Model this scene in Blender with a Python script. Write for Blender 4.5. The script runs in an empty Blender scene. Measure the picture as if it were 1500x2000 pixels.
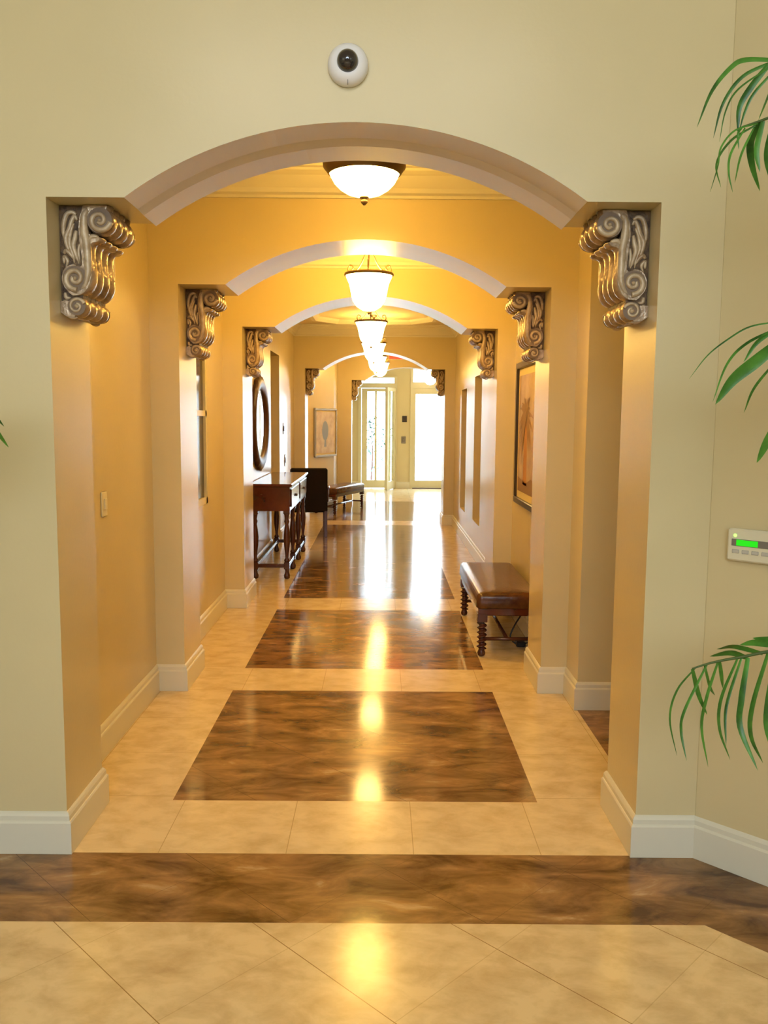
import bpy, math, random
from math import pi, sin, cos, sqrt
from mathutils import Vector, Matrix
random.seed(7)

WORLD=18.0; LOBBY=52; UP=22; GL=60; EXPO=0.0
S=bpy.context.scene; COL=S.collection

# ------------------------------------------------------------------ helpers
class MB:
    def __init__(s): s.v=[]; s.f=[]; s.m=[]; s.sm=[]
    def add(s,vs,fs,mi=0,smooth=False):
        o=len(s.v); s.v+= [tuple(p) for p in vs]
        for f in fs: s.f.append([i+o for i in f]); s.m.append(mi); s.sm.append(smooth)
        return s
    def box(s,x0,x1,y0,y1,z0,z1,mi=0):
        v=[(x,y,z) for z in (z0,z1) for y in (y0,y1) for x in (x0,x1)]
        return s.add(v,[(0,2,3,1),(4,5,7,6),(0,1,5,4),(2,6,7,3),(0,4,6,2),(1,3,7,5)],mi)
    def bbox(s,x0,x1,y0,y1,z0,z1,b=.004,mi=0):     # chamfered box
        fr=lambda x0,x1,y0,y1,z:[(x0,y0,z),(x1,y0,z),(x1,y1,z),(x0,y1,z)]
        def ring(d,z): return [(x0+d+b,y0+d,z),(x1-d-b,y0+d,z),(x1-d,y0+d+b,z),(x1-d,y1-d-b,z),(x1-d-b,y1-d,z),(x0+d+b,y1-d,z),(x0+d,y1-d-b,z),(x0+d,y0+d+b,z)]
        R=[ring(b,z0),ring(0,z0+b),ring(0,z1-b),ring(b,z1)]
        return s.rings(R,mi=mi,smooth=False)
    def rings(s,R,closed=True,cap=True,mi=0,smooth=True):
        n=len(R[0]); v=[p for r in R for p in r]; f=[]
        for k in range(len(R)-1):
            for i in range(n if closed else n-1):
                j=(i+1)%n; f.append((k*n+i,k*n+j,(k+1)*n+j,(k+1)*n+i))
        s.add(v,f,mi,smooth)
        if cap and closed:
            o=len(s.v)-len(v)
            s.f.append([o+i for i in range(n)][::-1]); s.m.append(mi); s.sm.append(False)
            s.f.append([o+(len(R)-1)*n+i for i in range(n)]); s.m.append(mi); s.sm.append(False)
        return s
    def lathe(s,prof,c=(0,0,0),n=20,mi=0,smooth=True,cap=True,axis='z'):
        R=[]
        for r,z in prof:
            ring=[]
            for i in range(n):
                a=2*pi*i/n
                p=(r*cos(a),r*sin(a),z) if axis=='z' else (r*cos(a),z,-r*sin(a))
                ring.append((c[0]+p[0],c[1]+p[1],c[2]+p[2]))
            R.append(ring)
        return s.rings(R,cap=cap,mi=mi,smooth=smooth)
    def tube(s,pts,rad,n=8,mi=0,flat=None,cap=True):
        pts=[Vector(p) for p in pts]; R=[]
        up=None
        for k,p in enumerate(pts):
            t=(pts[min(k+1,len(pts)-1)]-pts[max(k-1,0)]).normalized()
            if up is None:
                up=Vector((0,0,1)) if abs(t.z)<.9 else Vector((1,0,0))
            a=(up-t*up.dot(t)); a=a.normalized() if a.length>1e-6 else t.orthogonal().normalized()
            b=t.cross(a); up=a
            r=rad[k] if isinstance(rad,(list,tuple)) else rad
            R.append([tuple(p+a*(cos(2*pi*i/n)*r)+b*(sin(2*pi*i/n)*r)) for i in range(n)])
        return s.rings(R,cap=cap,mi=mi)
    def prism(s,poly,y0,y1,mi=0,smooth=False,ax='y'):   # poly in (x,z) extruded in y ; ax 'z': poly (x,y)
        P=(lambda a,b,h:(a,h,b)) if ax=='y' else ((lambda a,b,h:(a,b,h)) if ax=='z' else (lambda a,b,h:(h,a,b)))
        return s.rings([[P(a,b,y0) for a,b in poly],[P(a,b,y1) for a,b in poly]],mi=mi,smooth=smooth)
    def build(s,name,mats,parent=None,loc=None):
        me=bpy.data.meshes.new(name); me.from_pydata(s.v,[],s.f)
        if not isinstance(mats,(list,tuple)): mats=[mats]
        for m in mats: me.materials.append(m)
        for p,mi,sm in zip(me.polygons,s.m,s.sm): p.material_index=mi; p.use_smooth=sm
        me.update()
        import bmesh
        bm=bmesh.new(); bm.from_mesh(me); bmesh.ops.recalc_face_normals(bm,faces=bm.faces); bm.to_mesh(me); bm.free()
        o=bpy.data.objects.new(name,me); COL.objects.link(o)
        if parent: o.parent=parent
        if loc: o.location=loc
        return o
def tag(o,label,cat,group=None,kind=None):
    o['label']=label; o['category']=cat
    if group: o['group']=group
    if kind: o['kind']=kind
    return o
def struct(o,label=None):
    o['kind']='structure'
    if label: o['label']=label
    return o
def empty(name,loc=(0,0,0),rz=0):
    o=bpy.data.objects.new(name,None); COL.objects.link(o); o.location=loc; o.rotation_euler=(0,0,rz); o.empty_display_size=.1; return o
def copy_tree(o,parent=None):
    c=o.copy(); COL.objects.link(c); c.parent=parent
    for ch in list(o.children): copy_tree(ch,c)
    return c
def cr(pts,k=6):      # Catmull-Rom
    P=[Vector(p) for p in pts]
    if len(P)==2: return [P[0].lerp(P[1],i/k) for i in range(k+1)]
    P=[P[0]*2-P[1]]+P+[P[-1]*2-P[-2]]; out=[]
    for i in range(1,len(P)-2):
        a,b,c,d=P[i-1:i+3]
        for j in range(k):
            t=j/k; out.append(.5*((2*b)+(c-a)*t+(2*a-5*b+4*c-d)*t*t+(3*b-a-3*c+d)*t**3))
    out.append(P[-2]); return out

# ------------------------------------------------------------------ materials
def mat(name,col,rough=.5,metal=0,spec=.5,coat=0,coat_r=.1,emit=None,es=0):
    m=bpy.data.materials.new(name); m.use_nodes=True; b=m.node_tree.nodes['Principled BSDF']
    b.inputs['Base Color'].default_value=(*col,1); b.inputs['Roughness'].default_value=rough; b.inputs['Metallic'].default_value=metal
    b.inputs['Specular IOR Level'].default_value=spec; b.inputs['Coat Weight'].default_value=coat; b.inputs['Coat Roughness'].default_value=coat_r
    if emit: b.inputs['Emission Color'].default_value=(*emit,1); b.inputs['Emission Strength'].default_value=es
    return m
def noise_mix(m,c1,c2,scale=5,detail=6,stretch=(1,1,1),rot=0,lo=.35,hi=.65,bump=0,bump_scale=None,distort=0,c3=None):
    nt=m.node_tree; N=nt.nodes; L=nt.links; b=N['Principled BSDF']
    tc=N.new('ShaderNodeTexCoord'); mp=N.new('ShaderNodeMapping'); mp.inputs['Scale'].default_value=stretch; mp.inputs['Rotation'].default_value=(0,0,rot)
    L.new(tc.outputs['Object'],mp.inputs['Vector'])
    n=N.new('ShaderNodeTexNoise'); n.inputs['Scale'].default_value=scale; n.inputs['Detail'].default_value=detail; n.inputs['Distortion'].default_value=distort; n.inputs['Roughness'].default_value=.62
    L.new(mp.outputs[0],n.inputs['Vector'])
    r=N.new('ShaderNodeValToRGB'); r.color_ramp.elements[0].position=lo; r.color_ramp.elements[1].position=hi
    r.color_ramp.elements[0].color=(*c1,1); r.color_ramp.elements[1].color=(*c2,1)
    if c3: e=r.color_ramp.elements.new(min(1,hi+.12)); e.color=(*c3,1)
    L.new(n.outputs['Fac'],r.inputs['Fac']); L.new(r.outputs[0],b.inputs['Base Color'])
    if bump:
        n2=N.new('ShaderNodeTexNoise'); n2.inputs['Scale'].default_value=bump_scale or scale*4; L.new(tc.outputs['Object'],n2.inputs['Vector'])
        bp=N.new('ShaderNodeBump'); bp.inputs['Strength'].default_value=bump; bp.inputs['Distance'].default_value=.01
        L.new(n2.outputs['Fac'],bp.inputs['Height']); L.new(bp.outputs[0],b.inputs['Normal'])
    return r
def grout(m,ramp,angle,pitch,offx,offy,gcol,w=.003,vw=1.0):
    """joints of square tiles, rotated by angle; pitch in metres"""
    nt=m.node_tree; N=nt.nodes; L=nt.links; b=N['Principled BSDF']
    tc=N.new('ShaderNodeTexCoord'); sp=N.new('ShaderNodeSeparateXYZ'); L.new(tc.outputs['Object'],sp.inputs[0])
    def M(op,a,bv=None):
        n=N.new('ShaderNodeMath'); n.operation=op
        for i,x in enumerate((a,bv)):
            if x is None: continue
            if isinstance(x,(int,float)): n.inputs[i].default_value=x
            else: L.new(x,n.inputs[i])
        return n.outputs[0]
    X,Y=sp.outputs[0],sp.outputs[1]; c,s_=cos(angle),sin(angle)
    u=M('ADD',M('MULTIPLY',X,c),M('MULTIPLY',Y,s_)); v=M('SUBTRACT',M('MULTIPLY',Y,c),M('MULTIPLY',X,s_))
    def line(q,off):
        fr=M('FRACT',M('DIVIDE',M('ADD',q,-off+100*pitch),pitch)); d=M('MULTIPLY',M('MINIMUM',fr,M('SUBTRACT',1.0,fr)),pitch)
        return M('LESS_THAN',d,w/2)
    g=M('MAXIMUM',line(u,offx),M('MULTIPLY',line(v,offy),vw))
    mx=N.new('ShaderNodeMix'); mx.data_type='RGBA'; L.new(g,mx.inputs['Factor']); L.new(ramp.outputs[0],mx.inputs['A']); mx.inputs['B'].default_value=(*gcol,1)
    L.new(mx.outputs['Result'],b.inputs['Base Color'])

M={}
M['wall']=mat('wall_paint',(.64,.535,.31),.27,spec=.6); noise_mix(M['wall'],(.62,.52,.295),(.65,.545,.315),1.2,3,bump=.04,bump_scale=60)
M['soffit']=mat('soffit_paint',(.72,.66,.60),.30,spec=.5)
M['trim']=mat('trim_paint',(.70,.66,.53),.3,spec=.5)
M['ceil']=mat('ceiling_paint',(.72,.64,.46),.6)
M['beige']=mat('cream_marble',(.7,.55,.33),.17,spec=.4)
r=noise_mix(M['beige'],(.46,.33,.16),(.70,.55,.31),7,14,stretch=(1,1.5,1),rot=.6,lo=.22,hi=.6,distort=.3); grout(M['beige'],r,pi/4,.448,1.0627,.10,(.30,.19,.07),vw=.3)
M['beige2']=mat('cream_marble_straight',(.7,.55,.33),.17,spec=.4)
r=noise_mix(M['beige2'],(.52,.38,.19),(.74,.59,.35),7,14,stretch=(1,1.5,1),rot=.6,lo=.22,hi=.6,distort=.3); grout(M['beige2'],r,0,.472,-.341,2.965,(.46,.34,.17))
M['brown']=mat('brown_marble',(.2,.1,.05),.115,spec=.5)
r=noise_mix(M['brown'],(.085,.036,.010),(.34,.185,.07),4.2,15,stretch=(.8,2.0,1),rot=-.7,lo=.36,hi=.62,distort=.5,c3=(.55,.38,.20)); grout(M['brown'],r,pi/4,.448,.25,.2,(.10,.05,.02),.002,.5)
M['bronze']=mat('dark_bronze',(.16,.10,.05),.38,metal=.7)
M['wood']=mat('dark_mahogany',(.10,.022,.010),.16,spec=.5,coat=.5); noise_mix(M['wood'],(.035,.004,.003),(.10,.014,.007),4,5,stretch=(1,10,1),lo=.3,hi=.7)
M['carved']=mat('carved_dark_frame',(.07,.022,.008),.4)
M['woodleg']=mat('dark_turned_wood',(.07,.02,.010),.25)
M['leather']=mat('brown_leather',(.22,.085,.028),.22,spec=.5); noise_mix(M['leather'],(.045,.011,.005),(.12,.042,.012),7,6,bump=.15,bump_scale=60)
M['black']=mat('black_fabric',(.014,.009,.007),.75,spec=.15)
M['white']=mat('white_plastic',(.82,.80,.80),.35)
M['ivory']=mat('ivory_plastic',(.72,.66,.48),.35)
M['dome']=mat('smoked_dome',(.012,.010,.016),.05,coat=1)
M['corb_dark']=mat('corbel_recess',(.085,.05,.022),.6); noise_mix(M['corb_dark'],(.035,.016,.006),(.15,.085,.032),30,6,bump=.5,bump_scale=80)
M['corb']=mat('corbel_bronze_glaze',(.38,.27,.17),.26,metal=.3); noise_mix(M['corb'],(.17,.10,.05),(.50,.37,.23),14,6,lo=.3,hi=.65,bump=.25,bump_scale=50)
M['corb_relief']=mat('corbel_taupe_relief',(.48,.38,.27),.38,metal=.15); noise_mix(M['corb_relief'],(.30,.20,.11),(.58,.46,.30),18,6,lo=.3,hi=.65,bump=.2,bump_scale=70)
M['glow_dim']=mat('lit_frosted_glass_dim',(.9,.8,.6),.4,emit=(1,.62,.18),es=GL*.5)
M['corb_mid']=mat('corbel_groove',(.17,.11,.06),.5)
M['glow']=mat('lit_frosted_glass',(.9,.8,.6),.4,emit=(1,.60,.13),es=GL)
M['glow2']=mat('lit_globe',(.9,.8,.6),.4,emit=(1,.72,.38),es=30)
M['leaf']=mat('palm_leaf',(.05,.20,.02),.38,spec=.5); noise_mix(M['leaf'],(.018,.085,.008),(.085,.27,.03),9,4,lo=.35,hi=.65)
M['leafstem']=mat('palm_stem',(.06,.10,.02),.5)
M['pot']=mat('glazed_brown_pot',(.14,.06,.03),.25); M['soil']=mat('soil',(.05,.035,.02),.9)
M['dframe']=mat('door_cream_paint',(.66,.60,.40),.35)
M['rframe']=mat('picture_frame_black',(.03,.02,.012),.3); M['mat_board']=mat('cream_mat_board',(.70,.58,.34),.7)
M['silver']=mat('silver_leaf_frame',(.45,.45,.52),.25,metal=.5)
M['print']=mat('print_paper',(.42,.27,.15),.35,coat=.6,coat_r=.05); noise_mix(M['print'],(.38,.22,.13),(.58,.40,.24),5,5,stretch=(1,1,1),lo=.3,hi=.7)
M['ink']=mat('print_palm_ink',(.25,.15,.12),.6); M['ink2']=mat('print_trunk_ink',(.42,.20,.10),.6)
M['print2']=mat('pale_print',(.60,.45,.35),.2,coat=.6); noise_mix(M['print2'],(.50,.36,.28),(.70,.56,.46),6,4,lo=.3,hi=.7)
M['ink3']=mat('print_blue_ink',(.20,.22,.30),.4,coat=.5)
M['mirror']=mat('mirror_glass',(.85,.85,.82),.03,metal=1)
M['brass']=mat('door_hardware',(.12,.10,.07),.3,metal=.8)
M['lcd']=mat('green_lcd',(.02,.3,.02),.3,emit=(.005,.68,.003),es=.95)
M['lcdframe']=mat('grey_lcd_bezel',(.20,.17,.14),.3); M['keys']=mat('keypad_keys',(.50,.47,.40),.5)
M['led']=mat('green_led',(.1,.6,.05),.3,emit=(.4,1,.15),es=2)
M['exit']=mat('red_lit_sign',(.6,.03,.02),.3,emit=(1,.03,.01),es=1.6)
M['darkglass']=mat('dark_window_glass',(.045,.03,.012),.12,spec=.4)
M['pave']=mat('pale_paving',(.85,.85,.82),.7); M['bush']=mat('shrub_leaf',(.02,.06,.04),.5)
M['cable']=mat('black_cable',(.01,.01,.01),.4)
def glass():
    m=bpy.data.materials.new('clear_pane'); m.use_nodes=True; nt=m.node_tree; nt.nodes.clear()
    o=nt.nodes.new('ShaderNodeOutputMaterial'); t=nt.nodes.new('ShaderNodeBsdfTransparent'); t.inputs[0].default_value=(.97,1,1,1)
    g=nt.nodes.new('ShaderNodeBsdfGlossy'); g.inputs['Roughness'].default_value=.02; mx=nt.nodes.new('ShaderNodeMixShader'); mx.inputs[0].default_value=.06
    nt.links.new(t.outputs[0],mx.inputs[1]); nt.links.new(g.outputs[0],mx.inputs[2]); nt.links.new(mx.outputs[0],o.inputs[0]); return m
M['glass']=glass()

# ------------------------------------------------------------------ layout constants (metres; camera stands at x=0,y=0)
JL,JR=-1.145,.948; AL,AR=-.88,.695; LZ=2.34; AZ=2.592; RL,RR=-1.31,1.10; CZ=2.975; LOB=4.2
P1=(2.97,3.36); P2=(4.84,5.28); P3=(7.03,7.55); P4=(12.75,13.25); P5=(16.5,16.9)
def arch_wall(name,y0,y1,xl,xr,top,dx=0,label=None):
    m=MB(); c=(AL+AR)/2; h=(AR-AL)/2; sg=AZ-LZ; R=(h*h+sg*sg)/(2*sg); zc=AZ-R; a0=math.asin(h/R); n=36
    arc=[(c+R*sin(-a0+2*a0*i/n),zc+R*cos(-a0+2*a0*i/n)) for i in range(n+1)]
    out=[(xl-dx,0,0),(JL,0,0),(JL,LZ,0)]+[(x,z,1) for x,z in arc]+[(JR,LZ,0),(JR,0,0),(xr-dx,0,0)]
    for i in range(len(out)-1):
        x0,z0,_=out[i]; x1,z1,_=out[i+1]; x0+=dx; x1+=dx
        if abs(x1-x0)>1e-6:
            for y in (y0,y1): m.add([(x0,y,z0),(x1,y,z1),(x1,y,top),(x0,y,top)],[(0,1,2,3)])
        sof=out[i][2]==1 and out[i+1][2]==1
        if not(z0==0 and z1==0): m.add([(x0,y0,z0),(x1,y0,z1),(x1,y1,z1),(x0,y1,z0)],[(0,1,2,3)],1 if sof else 0,sof)
    for x in (xl,xr): m.add([(x,y0,0),(x,y1,0),(x,y1,top),(x,y0,top)],[(0,1,2,3)])
    if name!='wall_front': return struct(m.build(name,[M['wall'],M['soffit']]),label)
    # shallow raised band along the back half of the arch soffit
    ya=y0+(y1-y0)*.40; t=.012; Rr=[]
    for (x,z) in arc:
        dn=Vector((x-c,0,z-zc)).normalized(); q=lambda y,k:(x+dx-dn.x*k,y,z-dn.z*k)
        Rr.append([q(ya,-.002),q(ya+.06,t),q(y1-.004,t),q(y1-.004,-.002)])
    m.rings(Rr,mi=1,smooth=False)
    return struct(m.build(name,[M['wall'],M['soffit']]),label)
arch_wall('wall_front',*P1,-4.0,1.167,LOB)
arch_wall('wall_second_arch',*P2,RL-.1,RR+.1,CZ); arch_wall('wall_third_arch',*P3,RL-.1,RR+.1,CZ)
arch_wall('wall_fourth_arch',*P4,RL-.1,RR+.1,CZ); arch_wall('wall_fifth_arch',*P5,-1.35,2.35,CZ,dx=.565)
def wallbox(name,boxes,mt='wall'):
    m=MB()
    for b in boxes: m.box(*b)
    return struct(m.build(name,M[mt]))
# corridor side walls
W=.12
wallbox('wall_corridor_left',[(RL-W,RL,3.36,5.5,0,CZ),(RL-W,RL,5.5,6.35,0,.96),(RL-W,RL,5.5,6.35,2.3,CZ),(RL-W,RL,6.35,10.07,0,CZ),(RL-W,RL,10.07,10.92,2.39,CZ),
  (RL-.62,RL-.5,10.0,11.0,0,2.39),(RL-.5,RL-W,9.97,10.07,0,2.39),(RL-.5,RL-W,10.92,11.02,0,2.39),(RL-.5,RL-W,9.97,11.02,2.39,2.5),(RL-W,RL,10.92,14.0,0,CZ)])
m=MB(); m.prism([(-1.31,14.0),(-.85,15.2),(-.85,16.5),(-1.0,16.5),(-1.0,15.3),(-1.43,14.0)],0,CZ,ax='z'); struct(m.build('wall_angled_far',M['wall']))
wallbox('wall_corridor_right',[(RR,RR+.3,4.557,9.35,0,CZ),(RR,RR+.3,9.35,10.06,0,.41),(RR,RR+.3,9.35,10.06,2.1,CZ),(RR+.25,RR+.3,9.35,10.06,.41,2.1),(RR,RR+.3,10.06,11.0,0,CZ),
  (RR,RR+.3,11.0,11.7,0,.39),(RR,RR+.3,11.0,11.7,2.0,CZ),(RR+.25,RR+.3,11.0,11.7,.39,2.0),(RR,RR+.3,11.7,13.25,0,CZ),(1.7,1.85,13.25,16.5,0,CZ),(1.1,1.85,13.13,13.25,0,CZ)])
wallbox('wall_side_hall',[(RR+.3,3.4,4.557,4.7,0,CZ),(1.10,3.4,3.24,3.36,0,CZ),(3.3,3.4,3.36,4.557,0,CZ)])
wallbox('wall_foyer_left',[(-1.0,-.88,16.9,19.5,0,CZ)]); wallbox('wall_foyer_right',[(1.95,2.07,16.9,19.5,0,CZ)])
# end wall with its door openings
wallbox('wall_back',[(-1.0,-.53,19.5,19.65,0,CZ),(-.53,.356,19.5,19.65,2.56,CZ),(.356,.69,19.5,19.65,0,CZ),(.69,1.62,19.5,19.65,2.76,CZ),(1.62,2.07,19.5,19.65,0,CZ)])
# lobby
m=MB(); m.prism([(1.167,2.965),(3.2,.932),(3.31,1.04),(1.24,3.11),(1.167,3.11)],0,LOB,ax='z'); struct(m.build('wall_angled_right',M['wall']))
wallbox('wall_lobby_right',[(3.2,3.3,-5,.94,0,LOB)]); wallbox('wall_lobby_left',[(-4.1,-4.0,-5,3.1,0,LOB)])
wallbox('wall_lobby_rear',[(-4,3.2,-5.1,-5,0,2.55),(-4,3.2,-5.1,-5,3.6,LOB),(-4,-2.9,-5.1,-5,2.55,3.6),(2.3,3.2,-5.1,-5,2.55,3.6)])
wallbox('ceiling_lobby',[(-4.1,3.3,-5.1,2.97,LOB,LOB+.1)],'ceil')
wallbox('ceiling',[(-1.9,3.4,3.36,19.65,CZ,CZ+.1)],'ceil')
m=MB()
for k in range(1,4): m.box(-2.9+1.3*k-.03,-2.9+1.3*k+.03,-5.08,-5.02,2.55,3.6)
m.box(-2.9,2.3,-5.08,-5.02,3.05,3.1); struct(m.build('window_1',M['dframe']))

# floor: one mesh, marble inlays as material slots
m=MB()
def cell(poly,mi): m.add([(x,y,0) for x,y in poly],[tuple(range(len(poly)))],mi)
cell([(-4,-5),(2.55,-5),(2.55,1.03),(1.045,2.535),(-4,2.535)],0)
cell([(-4,2.535),(1.045,2.535),(1.165,2.965),(-4,2.965)],1)
cell([(1.045,2.535),(2.55,1.03),(2.55,-5),(3.2,-5),(3.2,.93),(1.165,2.965)],1)
XS=[-1.95,-.865,.668,1.10,3.4]; YS=[2.965,3.40,4.845,5.29,6.97,7.43,12.70,13.25,16.4,19.7]
for i in range(4):
    for j in range(9):
        br=(i==1 and j in (1,3,5,7)) 
        cell([(XS[i],YS[j]),(XS[i+1],YS[j]),(XS[i+1],YS[j+1]),(XS[i],YS[j+1])] if not(i==3) else [(1.10,YS[j]),(3.4,YS[j]),(3.4,YS[j+1]),(1.10,YS[j+1])],1 if (br or (i==3 and j in(0,1))) else 2)
struct(m.build('floor',[M['beige'],M['brown'],M['beige2']]))

# mouldings swept along the foot and head of the walls
def sweep(m,path,prof,side,closed=False):
    P=[Vector((x,y)) for x,y in path]; n=len(P); R=[]
    for i in range(n):
        a=P[i-1] if (i>0 or closed) else None; b=P[(i+1)%n] if (i<n-1 or closed) else None
        d1=(P[i]-a).normalized() if a is not None else None; d2=(b-P[i]).normalized() if b is not None else None
        if d1 is None: d1=d2
        if d2 is None: d2=d1
        n1=Vector((d1.y,-d1.x))*side; n2=Vector((d2.y,-d2.x))*side; k=n1+n2; k=k/max(k.dot(n1),.2)
        R.append([(P[i].x+k.x*o,P[i].y+k.y*o,z) for o,z in prof])
    if closed: R.append(R[0])
    m.rings(R,closed=True,cap=not closed,smooth=False)
BP=[(-.002,.001),(.020,.001),(.020,.118),(.016,.124),(.013,.126),(.013,.143),(.008,.152),(.003,.157),(-.002,.157)]
def base(name,paths,side):
    m=MB()
    for p in paths: sweep(m,p,BP,side)
    return struct(m.build(name,M['trim']))
base('baseboard_left',[[(-4,2.97),(JL,2.97),(JL,3.36),(RL,3.36),(RL,4.84),(JL,4.84),(JL,5.28),(RL,5.28),(RL,7.03),(JL,7.03),(JL,7.55),(RL,7.55),(RL,10.07)],
  [(RL,10.92),(RL,12.75),(JL,12.75),(JL,13.25),(RL,13.25),(RL,14.0),(-.85,15.2),(-.85,16.5),(-.58,16.5),(-.58,16.9),(-.88,16.9),(-.88,19.5),(-.53,19.5)]],1)
base('baseboard_right',[[(3.2,-5),(3.2,.932),(1.167,2.97),(JR,2.97),(JR,3.36),(3.3,3.36)],
  [(3.3,4.557),(RR,4.557),(RR,4.84),(JR,4.84),(JR,5.28),(RR,5.28),(RR,7.03),(JR,7.03),(JR,7.55),(RR,7.55),(RR,12.75),(JR,12.75),(JR,13.25),(1.7,13.25)],[(.69,19.5),(.356,19.5)]],-1)
CP=[(0,-.165),(.012,-.165),(.014,-.150),(.030,-.140),(.038,-.118),(.060,-.085),(.075,-.06),(.10,-.04),(.104,-.028),(.125,-.024),(.125,-.002),(0,-.002)]
def crown(name,paths):
    m=MB()
    for p in paths: sweep(m,p,[(o,CZ+z) for o,z in CP],1,closed=True)
    return struct(m.build(name,M['trim']))
def bay(y0,y1,xl=RL,xr=RR): return [(xl,y0),(xl,y1),(xr,y1),(xr,y0)]
crown('trim_1',[bay(3.36,4.84)]); crown('trim_2',[bay(5.28,7.03)]); crown('trim_3',[bay(7.55,12.75)])
# stepped tray ring on the ceiling of the long bay
m=MB()
sweep(m,[(-.95,8.6),(-.95,11.7),(-.65,12.1),(.43,12.1),(.73,11.7),(.73,8.6),(.43,8.2),(-.65,8.2)],[(0,CZ-.06),(.05,CZ-.06),(.09,CZ-.03),(.11,CZ-.001),(0,CZ-.001)],1,closed=True)
struct(m.build('trim_4',M['trim']))

# ------------------------------------------------------------------ corbels (u = reach from jamb, z = 0 at lintel, v = depth)
CD=.27
def flute(v):      # four rounded ribs across the depth
    t=v/CD*4; return .012*(1-abs(sin(pi*t)))**1.2
def make_corbel():
    root=empty('corbel'); NV=32
    vs=[.0+CD*i/NV for i in range(NV+1)]
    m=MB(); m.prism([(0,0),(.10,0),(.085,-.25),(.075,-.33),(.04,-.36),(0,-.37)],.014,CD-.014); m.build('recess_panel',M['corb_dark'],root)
    m=MB()
    def fl(poly,front,c=None):   # ribbed extrusion, points flagged as front are pulled in by the flute
        R=[]
        for v in vs:
            k=flute(v); ring=[]
            for (u,z),f in zip(poly,front):
                if c: d=Vector((u-c[0],z-c[1])); l=max(d.length,1e-5); ring.append((u-d.x/l*k,v,z-d.y/l*k))
                else: ring.append((u-k*f,v,z))
            R.append(ring)
        m.rings(R)
    fr=[(.118,0),(.112,-.03),(.104,-.06),(.103,-.085),(.122,-.100),(.150,-.108),(.156,-.114),(.148,-.124),(.130,-.128),(.119,-.140),(.116,-.17),(.118,-.20),(.1215,-.23),(.1205,-.255),(.112,-.28),(.098,-.298),(.078,-.309),(.055,-.311)]
    bk=[(.030,-.300),(.012,-.275),(.008,-.245),(.022,-.214),(.05,-.203),(.066,-.212),(.080,-.205),(.079,-.17),(.075,-.13),(.072,-.09),(.075,-.05),(.084,-.02),(.09,0)]
    S1=[(p[0],0,p[1]) for p in cr([(a,0,b) for a,b in fr],3) for p in [(p.x,p.z)]]; B1=[(p.x,0,p.z) for p in cr([(a,0,b) for a,b in bk],3)]
    poly=[(a,c) for a,_,c in S1]+[(a,c) for a,_,c in B1]; fl(poly,[1]*len(S1)+[0]*len(B1))
    circ=lambda c,r,n=28:[(c[0]+r*cos(2*pi*i/n),c[1]+r*sin(2*pi*i/n)) for i in range(n)]
    C1,C2,C3=(.147,-.052),(.055,-.252),(.057,-.349)
    fl(circ(C1,.050),None or [1]*28,C1); fl(circ(C3,.037),[1]*28,C3)
    fl([(.09,0),(.185,0),(.18,-.03),(.15,-.05),(.09,-.03)],[0,1,1,1,0])
    fl([(0,-.33),(.05,-.33),(.05,-.386),(.02,-.384),(0,-.37)],[0,0,0,0,0])
    m.build('fluted_scroll',M['corb'],root)
    for v,sg in ((0,-1),(CD,1)):
        m=MB(); y=v+sg*.001
        for cc,rr in ((C1,.044),(C2,.044),(C3,.032)): m.lathe([(rr,0),(.0005,sg*.0006)],(cc[0],y,cc[1]),28,axis='y',cap=False,mi=1)
        def spiral(c,r0,r1,turns,a0,d,w):
            n=46; pts=[]; rad=[]
            for i in range(n+1):
                t=i/n; r=r0+(r1-r0)*t**.85; a=a0+d*2*pi*turns*t
                pts.append((c[0]+r*cos(a),y,c[1]+r*sin(a))); rad.append(w*(1-.35*t))
            m.tube(pts,rad,8)
            m.lathe([(.0001,sg*.010),(r1*.6,sg*.008),(r1*.95,0)],(c[0],y,c[1]),12,axis='y',cap=False)
        spiral(C1,.040,.008,1.35,-pi*.05,-1,.0105); spiral(C2,.041,.008,1.35,-pi*.45,-1,.0105); spiral(C3,.030,.009,1.2,pi*.1,1,.0065)
        def tp(pts,w0,w1,k=5):
            w0*=1.3; w1*=1.3; P=cr([(max(a,.013),y-sg*.006,min(b,-.016)) for a,b in pts],k); n=len(P)-1
            m.tube(P,[max(.0012,(w0+(w1-w0)*(i/n))*(sin(pi*min(1,(i/n)*.9+.1))**.5)) for i in range(n+1)],7)
        # strap of the S
        tp([(.105,-.004),(.092,-.035),(.090,-.08),(.098,-.13),(.100,-.18),(.100,-.23),(.088,-.275),(.06,-.296)],.013,.011,6)
        tp([(.140,-.110),(.118,-.107),(.102,-.125)],.007,.008)
        # acanthus leaves on the recessed side
        y-=sg*.008
        for q,w0,w1 in (([(.062,-.03),(.045,-.022),(.028,-.03),(.018,-.055),(.014,-.09),(.018,-.12)],.007,.008),
            ([(.064,-.05),(.056,-.035),(.046,-.05),(.036,-.08),(.022,-.11),(.028,-.145),(.038,-.16)],.006,.009),
            ([(.060,-.085),(.055,-.11),(.048,-.14),(.058,-.175),(.066,-.20)],.008,.007),
            ([(.052,-.06),(.040,-.09),(.034,-.13),(.046,-.17),(.05,-.2)],.006,.006),
            ([(.010,-.165),(.022,-.155),(.036,-.166),(.052,-.19)],.007,.006),
            ([(.070,-.13),(.066,-.16),(.070,-.195)],.005,.005),
            ([(.008,-.20),(.014,-.175),(.026,-.19),(.018,-.215)],.006,.005),
            ([(.008,-.300),(.018,-.318),(.035,-.318)],.006,.006),([(.004,-.325),(.010,-.35),(.016,-.375)],.008,.006),([(.018,-.378),(.036,-.386),(.055,-.386)],.006,.005)): tp(q,w0,w1)
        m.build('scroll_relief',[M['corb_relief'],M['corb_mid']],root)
    return root
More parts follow.
